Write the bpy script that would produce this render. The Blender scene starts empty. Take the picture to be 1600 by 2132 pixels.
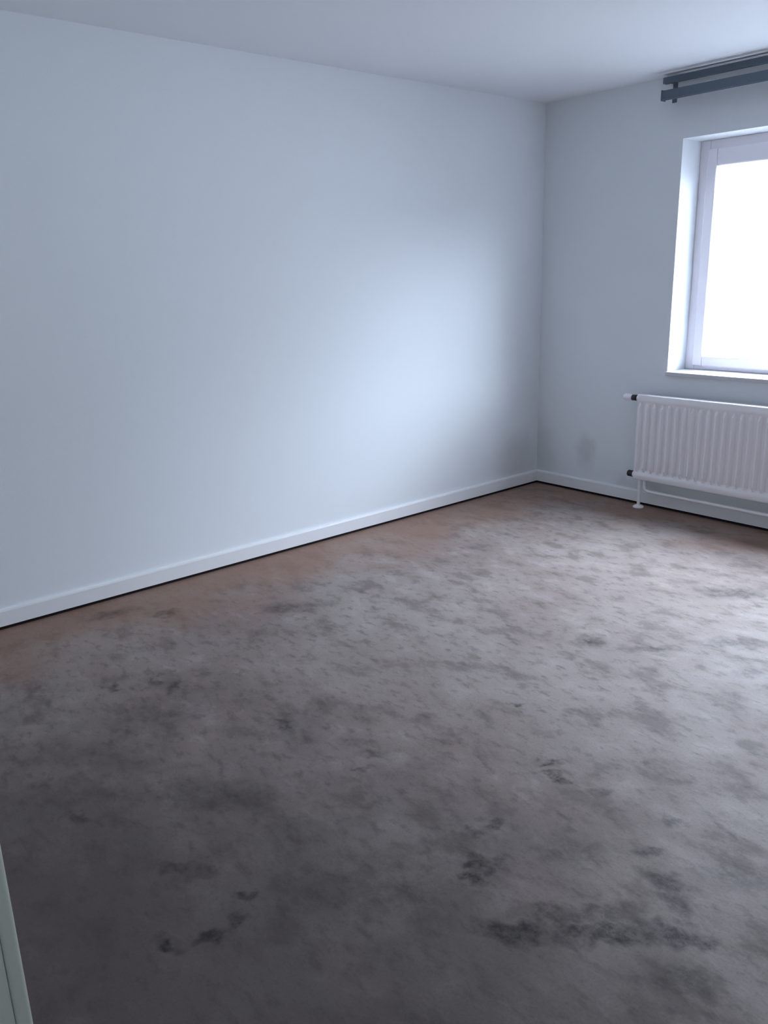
import bpy, bmesh, math, random
from mathutils import Vector, Matrix
random.seed(4)
S = bpy.context.scene
C = S.collection

# ---------------------------------------------------------------- camera
H = 2.5
F_PX = 1708.02
YAW, PITCH, ROLL = -0.8685, -0.2807, -0.0276
fw = Vector((math.sin(YAW)*math.cos(PITCH), math.cos(YAW)*math.cos(PITCH), math.sin(PITCH)))
rt = fw.cross(Vector((0, 0, 1))).normalized()
up = rt.cross(fw)
r2 = math.cos(ROLL)*rt + math.sin(ROLL)*up
u2 = -math.sin(ROLL)*rt + math.cos(ROLL)*up
cam = bpy.data.cameras.new('camera')
cam_ob = bpy.data.objects.new('camera', cam)
C.objects.link(cam_ob)
cam_ob.matrix_world = Matrix(((r2.x, u2.x, -fw.x, 3.6894), (r2.y, u2.y, -fw.y, -4.5787),
                              (r2.z, u2.z, -fw.z, 1.4687), (0, 0, 0, 1)))
cam.sensor_fit = 'VERTICAL'
cam.sensor_height = 24.0
cam.lens = 24.0 * F_PX / 2132.0
cam.clip_start = 0.02
S.camera = cam_ob

# ---------------------------------------------------------------- world, portal, exposure
S.view_settings.view_transform = 'Standard'
S.view_settings.look = 'None'
S.view_settings.gamma = 1.0
S.view_settings.use_curve_mapping = False
S.view_settings.exposure = 2.46

world = bpy.data.worlds.new('overcast_sky')
S.world = world
world.use_nodes = True
wn = world.node_tree.nodes
wl = world.node_tree.links
wn.clear()
w_out = wn.new('ShaderNodeOutputWorld')
w_bg = wn.new('ShaderNodeBackground')
w_bg.inputs['Strength'].default_value = 1.9
w_tc = wn.new('ShaderNodeTexCoord')
w_sep = wn.new('ShaderNodeSeparateXYZ')
w_ramp = wn.new('ShaderNodeValToRGB')
w_map = wn.new('ShaderNodeMapRange')
w_map.inputs['From Min'].default_value = -1
w_map.inputs['From Max'].default_value = 1
wl.new(w_tc.outputs['Generated'], w_sep.inputs[0])
wl.new(w_sep.outputs['Z'], w_map.inputs['Value'])
wl.new(w_map.outputs[0], w_ramp.inputs[0])
# pale ground and hazy horizon below, bright cloud deck above
el = w_ramp.color_ramp.elements
el[0].position = 0.0
el[0].color = (0.22, 0.26, 0.31, 1)
el[1].position = 1.0
el[1].color = (3.0, 3.5, 4.2, 1)
for p, c in ((0.27, (0.28, 0.33, 0.39, 1)), (0.42, (0.86, 1.0, 1.2, 1)), (0.60, (0.70, 0.82, 0.98, 1)), (0.76, (2.6, 3.05, 3.7, 1)), (0.9, (3.0, 3.5, 4.2, 1))):
    e = el.new(p)
    e.color = c
# sun behind thin cloud: a broad bright bank of cloud off to the right of the window


def w_math(op, a, b=None):
    m = wn.new('ShaderNodeMath')
    m.operation = op
    for i, x in enumerate((a, b)):
        if isinstance(x, (int, float)):
            m.inputs[i].default_value = x
        elif x is not None:
            wl.new(x, m.inputs[i])
    return m.outputs[0]


def w_step(v, a, b):
    m = wn.new('ShaderNodeMapRange')
    m.interpolation_type = 'SMOOTHSTEP'
    m.inputs['From Min'].default_value = a
    m.inputs['From Max'].default_value = b
    wl.new(v, m.inputs['Value'])
    return m.outputs[0]


GLOW = 1.15
w_az = w_math('ARCTAN2', w_sep.outputs['X'], w_sep.outputs['Y'])
R_ = math.radians
w_g = w_math('MULTIPLY', w_step(w_az, R_(25), R_(58)), w_step(w_az, R_(80), R_(68)))
w_g = w_math('MULTIPLY', w_g, w_step(w_sep.outputs['Z'], math.sin(R_(3)), math.sin(R_(9))))
w_g = w_math('MULTIPLY', w_g, w_step(w_sep.outputs['Z'], math.sin(R_(32)), math.sin(R_(12))))
w_g = w_math('MULTIPLY', w_g, GLOW)
w_tint = wn.new('ShaderNodeMix')
w_tint.data_type = 'RGBA'
w_tint.blend_type = 'MULTIPLY'
w_tint.inputs['Factor'].default_value = 1.0
w_tint.inputs['B'].default_value = (0.78, 0.92, 1.12, 1)
wl.new(w_g, w_tint.inputs['A'])
w_add = wn.new('ShaderNodeMix')
w_add.data_type = 'RGBA'
w_add.blend_type = 'ADD'
w_add.inputs['Factor'].default_value = 1.0
# the ground off to the right is darker than the paved ground straight ahead
w_low = w_math('SUBTRACT', 1.0, w_step(w_sep.outputs['Z'], 0.03, 0.12))
w_hi = w_math('MULTIPLY', w_step(w_az, R_(22), R_(52)), w_step(w_sep.outputs['Z'], 0.2, 0.4))
w_low = w_math('ADD', w_low, w_math('MULTIPLY', w_hi, 0.95))
w_gf = w_math('SUBTRACT', 1.0, w_math('MULTIPLY', w_math('MULTIPLY', w_step(w_az, R_(28), R_(58)), w_low), 0.75))
w_gm = wn.new('ShaderNodeMix')
w_gm.data_type = 'RGBA'
w_gm.blend_type = 'MULTIPLY'
w_gm.inputs['Factor'].default_value = 1.0
wl.new(w_ramp.outputs['Color'], w_gm.inputs['A'])
wl.new(w_gf, w_gm.inputs['B'])
wl.new(w_gm.outputs['Result'], w_add.inputs['A'])
wl.new(w_tint.outputs['Result'], w_add.inputs['B'])
wl.new(w_add.outputs['Result'], w_bg.inputs['Color'])
wl.new(w_bg.outputs[0], w_out.inputs[0])

WX0, WX1, WZ0, WZ1 = 0.985, 2.9, 0.84, 2.166       # window opening in the wall
WD = 0.30                                           # outer wall thickness
port = bpy.data.lights.new('window_portal', 'AREA')
port.shape = 'RECTANGLE'
port.size = WX1 - WX0
port.size_y = WZ1 - WZ0
port.cycles.is_portal = True
port_ob = bpy.data.objects.new('window_portal', port)
C.objects.link(port_ob)
port_ob.location = ((WX0+WX1)/2, WD + 0.01, (WZ0+WZ1)/2)
port_ob.rotation_euler = (math.radians(-90), 0, 0)   # faces the room (-Y)


port2 = bpy.data.lights.new('added_window_portal', 'AREA')
port2.shape = 'RECTANGLE'
port2.size, port2.size_y = 0.8, 0.5
port2.cycles.is_portal = True
port2_ob = bpy.data.objects.new('added_window_portal', port2)
C.objects.link(port2_ob)
port2_ob.location = (5.21, -5.5, 1.6)
port2_ob.rotation_euler = (0, math.radians(90), 0)   # faces -X


# ---------------------------------------------------------------- helpers
def lin(c):
    return tuple((x/12.92 if x <= 0.04045 else ((x+0.055)/1.055)**2.4) for x in (v/255 for v in c)) + (1,)


def box(bm, x0, x1, y0, y1, z0, z1, bev=0.0, seg=2):
    v = [bm.verts.new(p) for p in ((x0, y0, z0), (x1, y0, z0), (x1, y1, z0), (x0, y1, z0),
                                   (x0, y0, z1), (x1, y0, z1), (x1, y1, z1), (x0, y1, z1))]
    f = [bm.faces.new([v[i] for i in q]) for q in ((0, 3, 2, 1), (4, 5, 6, 7), (0, 1, 5, 4), (1, 2, 6, 5), (2, 3, 7, 6), (3, 0, 4, 7))]
    if bev:
        ed = list({e for q in f for e in q.edges})
        bmesh.ops.bevel(bm, geom=ed, offset=bev, segments=seg, profile=0.5, affect='EDGES')


def lathe(bm, prof, origin, axis='x', seg=24):
    """revolve (offset along axis, radius) pairs round an axis through origin"""
    o = Vector(origin)
    rings = []
    for t, r in prof:
        ring = []
        for k in range(seg):
            a = 2*math.pi*k/seg
            c, s = r*math.cos(a), r*math.sin(a)
            d = {'x': (t, c, s), 'y': (c, t, s), 'z': (c, s, t)}[axis]
            ring.append(bm.verts.new(o + Vector(d)))
        rings.append(ring)
    for a, b in zip(rings, rings[1:]):
        for k in range(seg):
            bm.faces.new((a[k], a[(k+1) % seg], b[(k+1) % seg], b[k]))
    bm.faces.new(rings[0])
    bm.faces.new(rings[-1])


def tube(bm, pts, r, seg=12):
    pts = [Vector(p) for p in pts]
    rings = []
    n0 = None
    for i, p in enumerate(pts):
        d = ((pts[min(i+1, len(pts)-1)] - pts[max(i-1, 0)])).normalized()
        if n0 is None:
            n0 = d.orthogonal().normalized()
        n = (n0 - d*n0.dot(d)).normalized()
        n0 = n
        b = d.cross(n)
        rings.append([bm.verts.new(p + r*(math.cos(2*math.pi*k/seg)*n + math.sin(2*math.pi*k/seg)*b)) for k in range(seg)])
    for a, b in zip(rings, rings[1:]):
        for k in range(seg):
            bm.faces.new((a[k], a[(k+1) % seg], b[(k+1) % seg], b[k]))
    bm.faces.new(rings[0])
    bm.faces.new(rings[-1])


def profile_x(bm, prof, x0, x1):
    """extrude a closed (y,z) outline along x"""
    a = [bm.verts.new((x0, y, z)) for y, z in prof]
    b = [bm.verts.new((x1, y, z)) for y, z in prof]
    n = len(prof)
    for k in range(n):
        bm.faces.new((a[k], a[(k+1) % n], b[(k+1) % n], b[k]))
    bm.faces.new(a)
    bm.faces.new(b)


def obj(name, bm, mat, parent=None, smooth=False):
    bmesh.ops.recalc_face_normals(bm, faces=bm.faces)
    me = bpy.data.meshes.new(name)
    bm.to_mesh(me)
    bm.free()
    me.materials.append(mat)
    if smooth:
        me.shade_smooth()
        me.set_sharp_from_angle(angle=math.radians(35))
    o = bpy.data.objects.new(name, me)
    C.objects.link(o)
    if parent:
        o.parent = parent
        o.matrix_parent_inverse = Matrix.Translation(-parent.location)
    return o


def tag(o, label, cat, group=None, kind=None):
    o['label'] = label
    o['category'] = cat
    if group:
        o['group'] = group
    if kind:
        o['kind'] = kind
    return o


def empty(name, loc):
    o = bpy.data.objects.new(name, None)
    o.empty_display_size = 0.1
    o.location = loc
    C.objects.link(o)
    return o


def one_box(name, mat, *b, parent=None, bev=0.0):
    bm = bmesh.new()
    box(bm, *b, bev=bev)
    return obj(name, bm, mat, parent)


# ---------------------------------------------------------------- materials
def mat(name, col, rough=0.6, spec=0.5, metal=0.0):
    m = bpy.data.materials.new(name)
    m.use_nodes = True
    b = m.node_tree.nodes['Principled BSDF']
    b.inputs['Base Color'].default_value = lin(col)
    b.inputs['Roughness'].default_value = rough
    b.inputs['Specular IOR Level'].default_value = spec
    b.inputs['Metallic'].default_value = metal
    return m


def speckle(m, scale, amount, bump=0.0, detail=6):
    """a little noise in colour and relief"""
    n, l = m.node_tree.nodes, m.node_tree.links
    b = n['Principled BSDF']
    tc = n.new('ShaderNodeTexCoord')
    no = n.new('ShaderNodeTexNoise')
    no.inputs['Scale'].default_value = scale
    no.inputs['Detail'].default_value = detail
    l.new(tc.outputs['Object'], no.inputs['Vector'])
    c = b.inputs['Base Color'].default_value[:]
    mx = n.new('ShaderNodeMix')
    mx.data_type = 'RGBA'
    mx.inputs['A'].default_value = tuple(v*(1-amount) for v in c[:3]) + (1,)
    mx.inputs['B'].default_value = tuple(min(1, v*(1+amount)) for v in c[:3]) + (1,)
    l.new(no.outputs['Fac'], mx.inputs['Factor'])
    l.new(mx.outputs['Result'], b.inputs['Base Color'])
    if bump:
        bp = n.new('ShaderNodeBump')
        bp.inputs['Strength'].default_value = bump
        bp.inputs['Distance'].default_value = 0.004
        l.new(no.outputs['Fac'], bp.inputs['Height'])
        l.new(bp.outputs[0], b.inputs['Normal'])
    return m


def blots(m, spots, dirt, warp=0.06, warp_scale=9.0, breakup=0.0):
    """irregular dirt marks at given places: (x, y, z, rx, ry, rz, angle, strength)"""
    n, l = m.node_tree.nodes, m.node_tree.links
    b = n['Principled BSDF']
    tc = n.new('ShaderNodeTexCoord')
    no = n.new('ShaderNodeTexNoise')
    no.inputs['Scale'].default_value = warp_scale
    no.inputs['Detail'].default_value = 5
    l.new(tc.outputs['Object'], no.inputs['Vector'])
    sub = n.new('ShaderNodeVectorMath')
    sub.operation = 'SUBTRACT'
    sub.inputs[1].default_value = (0.5, 0.5, 0.5)
    l.new(no.outputs['Color'], sub.inputs[0])
    mad = n.new('ShaderNodeVectorMath')
    mad.operation = 'MULTIPLY_ADD'
    mad.inputs[1].default_value = (warp*2,)*3
    l.new(sub.outputs[0], mad.inputs[0])
    l.new(tc.outputs['Object'], mad.inputs[2])
    acc = None
    for (x, y, z, rx, ry, rz, ang, st) in spots:
        mp = n.new('ShaderNodeMapping')
        mp.vector_type = 'TEXTURE'
        mp.inputs['Location'].default_value = (x, y, z)
        mp.inputs['Rotation'].default_value = (0, 0, ang)
        mp.inputs['Scale'].default_value = (rx, ry, rz)
        l.new(mad.outputs[0], mp.inputs['Vector'])
        ln = n.new('ShaderNodeVectorMath')
        ln.operation = 'LENGTH'
        l.new(mp.outputs[0], ln.inputs[0])
        mr = n.new('ShaderNodeMapRange')
        mr.interpolation_type = 'SMOOTHSTEP'
        mr.inputs['From Min'].default_value = 1.15
        mr.inputs['From Max'].default_value = 0.25
        mr.inputs['To Max'].default_value = st
        l.new(ln.outputs['Value'], mr.inputs['Value'])
        if acc is None:
            acc = mr.outputs[0]
        else:
            mxx = n.new('ShaderNodeMath')
            mxx.operation = 'MAXIMUM'
            l.new(acc, mxx.inputs[0])
            l.new(mr.outputs[0], mxx.inputs[1])
            acc = mxx.outputs[0]
    mx = n.new('ShaderNodeMix')
    mx.data_type = 'RGBA'
    mx.inputs['B'].default_value = lin(dirt)
    src = b.inputs['Base Color'].links
    if src:
        l.new(src[0].from_socket, mx.inputs['A'])
    else:
        mx.inputs['A'].default_value = b.inputs['Base Color'].default_value
    if breakup:
        nb = n.new('ShaderNodeTexNoise')
        nb.inputs['Scale'].default_value = breakup
        nb.inputs['Detail'].default_value = 6
        nb.inputs['Roughness'].default_value = 0.7
        l.new(tc.outputs['Object'], nb.inputs['Vector'])
        mk = n.new('ShaderNodeMapRange')
        mk.inputs['From Min'].default_value = 0.40
        mk.inputs['From Max'].default_value = 0.58
        mk.inputs['To Min'].default_value = 0.42
        l.new(nb.outputs['Fac'], mk.inputs['Value'])
        mu = n.new('ShaderNodeMath')
        mu.operation = 'MULTIPLY'
        l.new(acc, mu.inputs[0])
        l.new(mk.outputs[0], mu.inputs[1])
        acc = mu.outputs[0]
    l.new(acc, mx.inputs['Factor'])
    l.new(mx.outputs['Result'], b.inputs['Base Color'])


M_wall = speckle(mat('wall_paint', (234, 238, 242), 0.75, 0.3), 260, 0.02, 0.12)
M_wallw = speckle(mat('window_wall_paint', (234, 238, 242), 0.75, 0.3), 260, 0.02, 0.12)
blots(M_wallw, [(0.42, 0, 0.29, .10, .5, .13, 0, .20), (0.03, 0, 0.22, .16, .5, .28, 0, .16), (0.75, 0, 0.10, .16, .5, .10, 0, .16)],
      (120, 112, 84), warp=0.08)
M_walll = speckle(mat('left_wall_paint', (234, 238, 242), 0.75, 0.3), 260, 0.02, 0.12)
blots(M_walll, [(0, -0.22, 0.22, .5, .26, .22, 0, .18)], (126, 104, 84), warp=0.08)
M_wallfar = speckle(mat('far_wall_paint', (236, 233, 228), 0.75, 0.3), 260, 0.02, 0.12)
M_ceil = speckle(mat('ceiling_paint', (236, 239, 243), 0.85, 0.2), 220, 0.02, 0.08)
M_gloss = mat('white_gloss_paint', (238, 238, 240), 0.32, 0.5)
M_pvc = mat('window_frame_paint', (240, 236, 242), 0.4, 0.5)
M_sill = mat('sill_board', (206, 204, 210), 0.3, 0.5)
M_rad = mat('radiator_enamel', (245, 241, 244), 0.35, 0.5)
M_cap = mat('black_plastic', (34, 34, 42), 0.5, 0.5)
M_rail = mat('dark_grey_track', (90, 102, 116), 0.45, 0.5)
M_door = speckle(mat('grey_green_door_paint', (196, 202, 190), 0.45, 0.4), 30, 0.03)
M_gap = mat('floor_edge_dark', (40, 34, 34), 0.9, 0.1)

# window pane: clear, with a faint mirror
M_glass = bpy.data.materials.new('window_glass')
M_glass.use_nodes = True
gn, gl = M_glass.node_tree.nodes, M_glass.node_tree.links
gn.clear()
go = gn.new('ShaderNodeOutputMaterial')
gm = gn.new('ShaderNodeMixShader')
gw = gn.new('ShaderNodeLayerWeight')
gw.inputs['Blend'].default_value = 0.5
gp = gn.new('ShaderNodeMath')
gp.operation = 'POWER'
gp.inputs[1].default_value = 5.0
gl.new(gw.outputs['Facing'], gp.inputs[0])
gf = gn.new('ShaderNodeMath')
gf.operation = 'MULTIPLY_ADD'
gf.inputs[1].default_value = 0.7
gf.inputs[2].default_value = 0.02
gl.new(gp.outputs[0], gf.inputs[0])
gt = gn.new('ShaderNodeBsdfTransparent')
gg = gn.new('ShaderNodeBsdfGlossy')
gg.inputs['Roughness'].default_value = 0.02
gl.new(gf.outputs[0], gm.inputs[0])
gl.new(gt.outputs[0], gm.inputs[1])
gl.new(gg.outputs[0], gm.inputs[2])
gl.new(gm.outputs[0], go.inputs[0])

# floor: old worn covering, grey-brown and mottled, redder unworn margin along the walls
M_floor = mat('worn_floor_covering', (120, 110, 106), 0.55, 0.16)
n, l = M_floor.node_tree.nodes, M_floor.node_tree.links
bs = n['Principled BSDF']
tc = n.new('ShaderNodeTexCoord')


def noise(scale, detail=5, rough=0.6, stretch=(1, 1, 1), ang=0.0):
    mp = n.new('ShaderNodeMapping')
    mp.inputs['Scale'].default_value = stretch
    mp.inputs['Rotation'].default_value = (0, 0, ang)
    l.new(tc.outputs['Object'], mp.inputs['Vector'])
    t = n.new('ShaderNodeTexNoise')
    t.inputs['Scale'].default_value = scale
    t.inputs['Detail'].default_value = detail
    t.inputs['Roughness'].default_value = rough
    l.new(mp.outputs[0], t.inputs['Vector'])
    return t.outputs['Fac']


def mrange(v, a, b, c=0.0, d=1.0, smooth=True):
    m = n.new('ShaderNodeMapRange')
    if smooth:
        m.interpolation_type = 'SMOOTHSTEP'
    for k, x in zip(('From Min', 'From Max', 'To Min', 'To Max'), (a, b, c, d)):
        m.inputs[k].default_value = x
    l.new(v, m.inputs['Value'])
    return m.outputs[0]


def mix(a, b, fac, mode='MIX'):
    m = n.new('ShaderNodeMix')
    m.data_type = 'RGBA'
    m.blend_type = mode
    for k, x in (('A', a), ('B', b)):
        if isinstance(x, tuple):
            m.inputs[k].default_value = x
        else:
            l.new(x, m.inputs[k])
    if isinstance(fac, float):
        m.inputs['Factor'].default_value = fac
    else:
        l.new(fac, m.inputs['Factor'])
    return m.outputs['Result']


def math2(op, a, b):
    m = n.new('ShaderNodeMath')
    m.operation = op
    for i, x in enumerate((a, b)):
        if isinstance(x, (int, float)):
            m.inputs[i].default_value = x
        else:
            l.new(x, m.inputs[i])
    return m.outputs[0]


big = noise(1.1, 4, 0.55)
mid = noise(5.0, 6, 0.62, (1, 1.5, 1), 0.6)
fine = noise(15.0, 6, 0.6, (1, 1.9, 1), 0.8)
grain = noise(140.0, 3, 0.6)
col = mix(lin((134, 120, 115)), lin((150, 139, 134)), mrange(big, 0.35, 0.65))
col = mix(col, lin((110, 99, 95)), mrange(mid, 0.49, 0.66, 0, 0.75))
col = mix(col, lin((164, 153, 148)), mrange(mid, 0.46, 0.32, 0, 0.5))
col = mix(col, lin((80, 72, 70)), mrange(fine, 0.50, 0.72, 0, 0.5))
# unworn margins
sp = n.new('ShaderNodeSeparateXYZ')
l.new(tc.outputs['Object'], sp.inputs[0])
wob = math2('MULTIPLY', math2('SUBTRACT', noise(2.2, 5, 0.6), 0.5), 1.1)
edge_l = math2('ADD', sp.outputs['X'], wob)
edge_w = math2('ADD', math2('MULTIPLY', sp.outputs['Y'], -1.0), wob)
marg = math2('MAXIMUM', mrange(edge_l, 0.75, 0.12), mrange(edge_w, 0.55, 0.12))
col = mix(col, lin((150, 115, 96)), math2('MULTIPLY', marg, 0.62))
# light falloff near the doorway painted in, with some soiling, broken up by the mottling
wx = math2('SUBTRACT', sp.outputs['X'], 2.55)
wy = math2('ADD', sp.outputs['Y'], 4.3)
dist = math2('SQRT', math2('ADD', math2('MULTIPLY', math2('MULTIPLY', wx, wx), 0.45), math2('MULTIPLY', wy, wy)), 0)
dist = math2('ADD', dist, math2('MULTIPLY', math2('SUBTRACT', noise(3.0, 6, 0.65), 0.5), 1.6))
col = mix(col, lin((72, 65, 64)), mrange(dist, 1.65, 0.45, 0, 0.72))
col = mix(col, lin((60, 54, 52)), mrange(grain, 0.45, 0.80, 0, 0.25))
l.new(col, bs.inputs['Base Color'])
rr = mrange(mid, 0.3, 0.7, 0.56, 0.66)
l.new(rr, bs.inputs['Roughness'])
bp = n.new('ShaderNodeBump')
bp.inputs['Strength'].default_value = 0.25
bp.inputs['Distance'].default_value = 0.004
l.new(fine, bp.inputs['Height'])
l.new(bp.outputs[0], bs.inputs['Normal'])
# marks and stains at the places the photograph shows them
P = [(.884, -3.559, .030, .018, .6, .6), (.943, -3.431, .035, .018, .3, .6), (1.039, -3.396, .022, .045, .9, .7), (.901, -3.361, .05, .02, .2, .35),
     (1.516, -3.233, .04, .015, .9, .6), (1.566, -3.247, .02, .04, .9, .5), (.677, -2.659, .12, .06, .8, .45), (.779, -2.595, .04, .02, .8, .5),
     (2.301, -2.755, .045, .012, 1.2, .8), (2.329, -2.744, .02, .02, 0, .5), (2.346, -2.801, .035, .012, .4, .7), (2.383, -2.814, .035, .015, .2, .9),
     (2.386, -3.125, .04, .018, .9, .6), (2.375, -3.181, .05, .02, .6, .55), (2.477, -3.252, .06, .022, .5, .75), (2.501, -3.305, .04, .022, .7, .8), (2.477, -3.225, .05, .018, .6, .6),
     (2.012, -2.564, .03, .014, .8, .7), (1.87, -1.945, .07, .05, .8, .55), (2.086, -1.83, .14, .025, .85, .5), (2.269, -1.563, .12, .05, .8, .5), (2.02, -1.036, .14, .06, .8, .55),
     (2.691, -3.353, .06, .03, .8, .9), (2.669, -3.388, .07, .03, .4, .8), (2.802, -3.241, .10, .03, .8, .8), (2.859, -2.987, .10, .03, -.4, .65), (2.746, -2.892, .04, .02, .8, .6),
     (2.854, -3.184, .08, .03, .8, .85), (2.928, -3.104, .07, .03, .8, .8), (2.989, -3.077, .04, .02, .8, .85), (2.702, -3.253, .09, .03, .7, .6), (2.77, -3.18, .10, .03, .9, .55),
     (2.153, -3.759, .02, .02, 0, .75), (2.217, -3.818, .02, .03, 0, .65), (2.217, -3.896, .05, .015, 1.2, .7), (2.168, -3.981, .04, .02, .6, .75),
     (1.556, -3.961, .05, .02, .5, .5), (1.964, -3.839, .10, .02, .7, .5), (2.716, -2.736, .04, .015, .2, .5), (1.927, -3.213, .05, .016, .9, .55), (1.896, -3.129, .06, .02, .5, .5),
     (2.496, -2.78, .05, .02, .9, .4), (2.439, -1.747, .06, .04, .9, .45), (2.60, -3.05, .10, .05, .7, .35), (2.95, -2.80, .12, .05, .6, .4), (2.35, -3.5, .25, .10, .8, .3),
     (3.02, -3.2, .08, .03, .7, .5), (0.35, -3.1, .07, .04, 1.4, .5), (0.18, -3.3, .12, .04, 1.5, .45), (1.2, -3.5, .15, .04, .8, .3), (1.75, -3.6, .25, .06, .8, .3)]
blots(M_floor, [(x, y, 0, a*1.2, b*1.5, 1, r, min(0.95, s*1.12)) for x, y, a, b, r, s in P], (40, 35, 36), warp=0.06, warp_scale=18.0, breakup=26.0)

# ---------------------------------------------------------------- room shell
RX = 4.25            # right wall
BY = -4.46           # room face of the back wall (doorway in it)
BT = 0.20
DX0, DX1, DZ = 3.0, 3.92, 2.03   # doorway
HY = -6.2            # hall end wall
HWY0, HWY1, HWZ0, HWZ1 = -5.75, -5.25, 1.2, 2.0   # added hall window, unseen


def structure(name, label, cat, m, *boxes, parent=None):
    bm = bmesh.new()
    for b in boxes:
        box(bm, *b)
    o = obj(name, bm, m, parent)
    if not parent:
        tag(o, label, cat, kind='structure')
    return o


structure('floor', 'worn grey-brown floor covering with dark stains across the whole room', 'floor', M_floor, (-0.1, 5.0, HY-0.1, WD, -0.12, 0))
structure('ceiling', 'plain pale painted ceiling over the empty room', 'ceiling', M_ceil, (-0.2, 5.2, HY-0.1, WD, H, H+0.15))
structure('wall_left', 'long bare pale wall on the left with window light on it', 'wall', M_walll, (-0.2, 0, BY-BT, WD, 0, H))
structure('wall_window', 'bare pale wall holding the window above the radiator', 'wall', M_wallw,
          (0, WX0, 0, WD, 0, H), (WX1, RX+0.2, 0, WD, 0, H), (WX0, WX1, 0, WD, 0, WZ0), (WX0, WX1, 0, WD, WZ1, H))
structure('wall_right', 'bare pale wall on the right outside the view', 'wall', M_wallfar, (RX, RX+0.2, BY, 0, 0, H))
structure('wall_back', 'pale wall pierced by the doorway the view is taken from', 'wall', M_wallfar,
          (0, DX0-0.03, BY-BT, BY, 0, H), (DX1+0.03, RX+0.2, BY-BT, BY, 0, H), (DX0-0.03, DX1+0.03, BY-BT, BY, DZ+0.03, H))
structure('wall_hall', 'pale walls of the hall behind the doorway', 'wall', M_wallfar,
          (1.8, 2.0, HY, BY-BT, 0, H), (5.0, 5.2, HY, HWY0, 0, H), (5.0, 5.2, HWY1, BY-BT, 0, H), (5.0, 5.2, HWY0, HWY1, 0, HWZ0), (5.0, 5.2, HWY0, HWY1, HWZ1, H), (1.8, 5.2, HY-0.1, HY, 0, H), (RX+0.2, 5.2, BY-BT, BY-BT+0.1, 0, H))


def baseboard(name, label, along, a0, a1, sgn=1):
    """skirting board with rounded top edge, a dark gap under it"""
    z0, z1, t = 0.017, 0.095, 0.016
    prof = [(0, z0), (t, z0), (t, z1-0.012), (t-0.003, z1-0.004), (t-0.008, z1), (0, z1)]
    bm = bmesh.new()
    if along == 'y':
        pts = [[bm.verts.new((sgn[0] + sgn[1]*d, a, z)) for d, z in prof] for a in (a0, a1)]
    else:
        pts = [[bm.verts.new((a, sgn[0] + sgn[1]*d, z)) for d, z in prof] for a in (a0, a1)]
    k = len(prof)
    for i in range(k):
        bm.faces.new((pts[0][i], pts[0][(i+1) % k], pts[1][(i+1) % k], pts[1][i]))
    bm.faces.new(pts[0])
    bm.faces.new(pts[1])
    return tag(obj(name, bm, M_gloss), label, 'baseboard', kind='structure')


baseboard('baseboard_left', 'white skirting board along the foot of the long left wall', 'y', BY, 0, (0, 1))
baseboard('baseboard_window', 'white skirting board under the radiator along the window wall', 'x', 0.016, RX, (0, -1))
baseboard('baseboard_right', 'white skirting board along the right wall outside the view', 'y', BY, -0.016, (RX, -1))
# dark floor-edge strips seen in the gap under the skirting
structure('trim_1', 'dark joint between floor and skirting along the left wall', 'trim', M_gap, (0, 0.006, BY, 0, 0, 0.017))
structure('trim_2', 'dark joint between floor and skirting under the window', 'trim', M_gap, (0.006, RX, -0.006, 0, 0, 0.017))

# door frame: lining plus room-side casing with a rounded inner edge
door = empty('door_1', ((DX0+DX1)/2, BY-BT/2, 0))
tag(door, 'pale grey-green door frame edge at the lower left of the view', 'door frame', kind='structure')
bm = bmesh.new()
for x0, x1 in ((DX0-0.03, DX0), (DX1, DX1+0.03)):
    box(bm, x0, x1, BY-BT, BY, 0, DZ+0.03, bev=0.002)
box(bm, DX0, DX1, BY-BT, BY, DZ, DZ+0.03, bev=0.002)
obj('door_lining', bm, M_door, door)
bm = bmesh.new()
for x0, x1 in ((DX0-0.075, DX0), (DX1, DX1+0.075)):
    box(bm, x0, x1, BY, BY+0.015, 0, DZ+0.075, bev=0.005, seg=4)
box(bm, DX0, DX1, BY, BY+0.015, DZ, DZ+0.075, bev=0.005, seg=4)
obj('door_casing', bm, M_door, door, smooth=True)

# ---------------------------------------------------------------- window
win = empty('window_1', ((WX0+WX1)/2, 0.2, WZ0))
tag(win, 'white framed window with bright blank daylight behind it', 'window', kind='structure')


def ring(bm, x0, x1, z0, z1, wl_, wr, wb, wt, y0, y1, bev):
    box(bm, x0, x0+wl_, y0, y1, z0, z1, bev=bev)
    box(bm, x1-wr, x1, y0, y1, z0, z1, bev=bev)
    box(bm, x0+wl_, x1-wr, y0, y1, z0, z0+wb, bev=bev)
    box(bm, x0+wl_, x1-wr, y0, y1, z1-wt, z1, bev=bev)


FY = 0.20
FZ0 = WZ0 + 0.022          # frame sits on the sill board
bm = bmesh.new()
ring(bm, WX0, WX1, FZ0, WZ1, 0.06, 0.06, 0.035, 0.06, FY, FY+0.07, 0.004)
obj('window_frame', bm, M_pvc, win)
bm = bmesh.new()
SX0, SX1, SZ0, SZ1 = WX0+0.05, WX1-0.05, FZ0+0.022, WZ1-0.05
ring(bm, SX0, SX1, SZ0, SZ1, 0.062, 0.062, 0.062, 0.095, FY-0.014, FY+0.056, 0.008)
sash = obj('sash', bm, M_pvc, win)
bm = bmesh.new()
box(bm, SX0+0.055, SX1-0.055, FY+0.018, FY+0.024, SZ0+0.055, SZ1-0.088)
obj('glass_pane', bm, M_glass, sash)
bm = bmesh.new()
hx, hz = SX1-0.031, 1.45
box(bm, hx-0.014, hx+0.014, FY-0.022, FY-0.014, hz-0.035, hz+0.035, bev=0.003)
lathe(bm, [(-0.030, 0.009), (0, 0.009)], (hx, FY-0.022, hz), 'y', 16)
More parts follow.
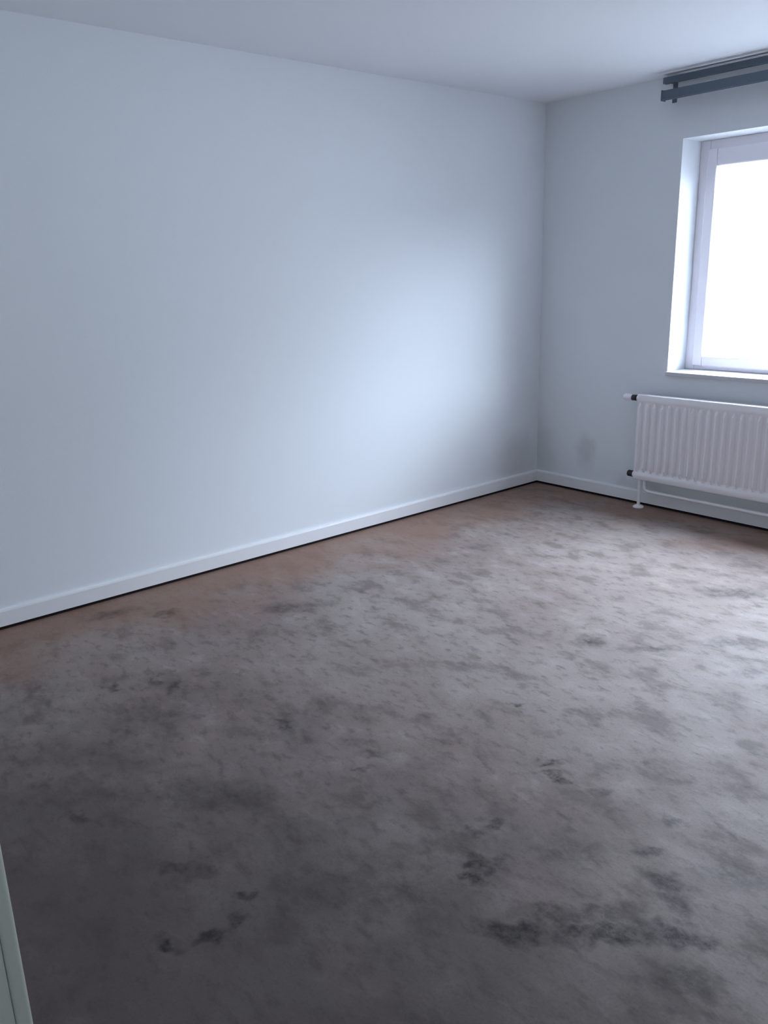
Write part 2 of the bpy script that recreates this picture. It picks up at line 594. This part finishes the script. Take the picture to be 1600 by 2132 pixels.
box(bm, hx-0.010, hx+0.010, FY-0.064, FY-0.050, hz-0.115, hz+0.012, bev=0.005)
obj('window_handle', bm, M_gloss, sash)
bm = bmesh.new()
box(bm, WX0+0.002, WX1-0.002, -0.028, FY+0.03, WZ0-0.002, WZ0+0.022, bev=0.004)
obj('window_sill', bm, M_sill, win)

# small unseen window added at the hall end to light the door jamb
added_win = empty('added_window', (5.1, (HWY0+HWY1)/2, HWZ0))
tag(added_win, 'small unseen hall window added to light the door jamb', 'window', kind='structure')
bm = bmesh.new()
for b in ((HWY0, HWY0+0.05, HWZ0, HWZ1), (HWY1-0.05, HWY1, HWZ0, HWZ1), (HWY0+0.05, HWY1-0.05, HWZ0, HWZ0+0.05), (HWY0+0.05, HWY1-0.05, HWZ1-0.05, HWZ1)):
    box(bm, 5.09, 5.14, *b, bev=0.004)
obj('window_frame', bm, M_pvc, added_win)
bm = bmesh.new()
box(bm, 5.11, 5.116, HWY0+0.045, HWY1-0.045, HWZ0+0.045, HWZ1-0.045)
obj('glass_pane', bm, M_glass, added_win)

# ---------------------------------------------------------------- radiator
RX0, RX1, RZ0, RZ1 = 0.85, 2.55, 0.185, 0.722
RYF, RYB = -0.105, -0.045
rad = empty('radiator', ((RX0+RX1)/2, -0.075, 0))
tag(rad, 'white ribbed panel radiator with dark valve caps on the wall under the window', 'radiator')
PITCH_R = 0.05
NR = int(round((RX1-RX0)/PITCH_R))


def panel(yface, out):
    """pressed steel plate: upper and lower header channels, vertical flutes between"""
    bm = bmesh.new()
    NX = NR*12
    zs = [RZ0, RZ0+0.004, RZ0+0.012, RZ0+0.03, RZ0+0.042, RZ0+0.05, RZ0+0.062, RZ0+0.08, RZ0+0.11,
          (RZ0+RZ1)/2, RZ1-0.11, RZ1-0.08, RZ1-0.062, RZ1-0.05, RZ1-0.042, RZ1-0.03, RZ1-0.012, RZ1-0.004, RZ1]

    def depth(x, z):
        e = min(z-RZ0, RZ1-z)
        if e < 0.012:
            head = math.sqrt(max(0, 1-((0.012-e)/0.012)**2))*0.014
        elif e < 0.042:
            head = 0.014
        elif e < 0.062:
            head = 0.014*(1-(e-0.042)/0.020)
        else:
            head = 0.0
        ph = ((x-RX0)/PITCH_R) % 1.0
        d = abs(ph-0.5)*2                     # 0 at ridge, 1 in groove
        rib = 0.024*(1-max(0, min(1, (d-0.16)/0.52))**1.2)
        k = max(0, min(1, (e-0.046)/0.034))
        sx = min((x-RX0)/0.01, (RX1-x)/0.01, 1)
        return max(head, k*rib)*max(0, sx)
    rows = []
    for z in zs:
        row = []
        for i in range(NX+1):
            x = RX0+(RX1-RX0)*i/NX
            row.append(bm.verts.new((x, yface-out*depth(x, z), z)))
        rows.append(row)
    back = [[bm.verts.new((RX0+(RX1-RX0)*i/NX, yface+out*0.006, z)) for i in (0, NX)] for z in (RZ0, RZ1)]
    for a, b in zip(rows, rows[1:]):
        for i in range(NX):
            bm.faces.new((a[i], a[i+1], b[i+1], b[i]))
    bm.faces.new([back[0][0], back[0][1], back[1][1], back[1][0]])
    bm.faces.new(rows[0] + [back[0][1], back[0][0]])
    bm.faces.new(rows[-1] + [back[1][1], back[1][0]])
    bm.faces.new([r[0] for r in rows] + [back[1][0], back[0][0]])
    bm.faces.new([r[-1] for r in rows] + [back[1][1], back[0][1]])
    return bm


obj('front_panel', panel(-0.090, 1), M_rad, rad, smooth=True)
obj('back_panel', panel(-0.058, -1), M_rad, rad, smooth=True)
# corner bosses joining both plates
for bx in (RX0+0.022, RX1-0.022):
    for bz in (RZ0+0.027, RZ1-0.027):
        bm = bmesh.new()
        lathe(bm, [(-0.030, 0.019), (0.030, 0.019)], (bx, -0.075, bz), 'x', 20)
        obj('corner_boss', bm, M_rad, rad, smooth=True)
# upper left: thermostat valve with a black collar and a white head
vz, vy = RZ1-0.027, -0.075
bm = bmesh.new()
lathe(bm, [(0, 0.013), (-0.018, 0.013), (-0.018, 0.018), (-0.046, 0.018), (-0.046, 0.013)], (RX0, vy, vz), 'x', 20)
valve = obj('thermostat_valve', bm, M_cap, rad, smooth=True)
valve['label'] = 'black valve collar'
bm = bmesh.new()
lathe(bm, [(0, 0.013), (-0.004, 0.021), (-0.045, 0.023), (-0.058, 0.020), (-0.062, 0.012)], (RX0-0.044, vy, vz), 'x', 20)
obj('valve_head', bm, M_rad, valve, smooth=True)
# lower left: black lockshield cap, pipe dropping to the floor
lz = RZ0+0.027
bm = bmesh.new()
lathe(bm, [(0, 0.013), (-0.008, 0.020), (-0.042, 0.020), (-0.046, 0.016)], (RX0-0.002, vy, lz), 'x', 20)
cap = obj('lockshield_cap', bm, M_cap, rad, smooth=True)
cap['label'] = 'black lower valve cap'
bm = bmesh.new()
tube(bm, [(RX0+0.04, vy, RZ0+0.01), (RX0+0.04, vy, 0.10), (RX0+0.04, vy, 0.012)], 0.0105)
pipe = obj('pipe', bm, M_rad, rad, smooth=True)
bm = bmesh.new()
lathe(bm, [(0, 0.034), (0.006, 0.034), (0.014, 0.024), (0.018, 0.0125)], (RX0+0.04, vy, 0), 'z', 24)
obj('pipe_collar', bm, M_rad, pipe, smooth=True)
bm = bmesh.new()
pr = [(RX0+0.075, vy, RZ0+0.01), (RX0+0.075, vy, 0.145), (RX0+0.082, vy, 0.122), (RX0+0.105, vy, 0.113), (RX1-0.03, vy, 0.113)]
tube(bm, pr, 0.011)
obj('return_pipe', bm, M_rad, rad, smooth=True)
# wall brackets
for bx in (RX0+0.22, RX1-0.22):
    bm = bmesh.new()
    box(bm, bx-0.012, bx+0.012, -0.052, -0.0013, RZ0+0.06, RZ0+0.10)
    box(bm, bx-0.012, bx+0.012, -0.052, -0.0013, RZ1-0.12, RZ1-0.08)
    box(bm, bx-0.018, bx+0.018, -0.006, -0.0013, RZ0+0.05, RZ1-0.06)
    obj('wall_bracket', bm, M_rad, rad)

# ---------------------------------------------------------------- curtain rail
CX0, CX1 = 0.905, 3.3
rail = empty('curtain_rail', ((CX0+CX1)/2, -0.08, 2.40))
tag(rail, 'dark grey double curtain rail high on the wall above the window', 'curtain rail')


def track(y0, y1, z0, z1):
    t = 0.005
    g = 0.006
    ym = (y0+y1)/2
    return [(y0, z0), (ym-g, z0), (ym-g, z0+t), (y0+t, z0+t), (y0+t, z1-t), (y1-t, z1-t), (y1-t, z0+t), (ym+g, z0+t), (ym+g, z0), (y1, z0), (y1, z1), (y0, z1)]


bm = bmesh.new()
profile_x(bm, track(-0.080, -0.050, 2.452, 2.484), CX0-0.02, CX1)
obj('rear_track', bm, M_rail, rail)
bm = bmesh.new()
profile_x(bm, track(-0.130, -0.096, 2.362, 2.408), CX0+0.012, CX1)
obj('front_track', bm, M_rail, rail)
for bx in (CX0+0.012, 1.65, CX1-0.012):
    bm = bmesh.new()
    box(bm, bx-0.010, bx+0.010, -0.050, 0, 2.455, 2.475, bev=0.002)
    box(bm, bx-0.010, bx+0.010, -0.096, 0, 2.385, 2.400, bev=0.002)
    box(bm, bx-0.014, bx+0.014, -0.006, 0, 2.36, 2.49, bev=0.002)
    obj('rail_bracket', bm, M_rail, rail)
for x0 in (CX0+0.004, CX1):
    bm = bmesh.new()
    box(bm, x0, x0+0.008, -0.134, -0.092, 2.356, 2.412, bev=0.003)
    obj('end_cap', bm, M_rail, rail)
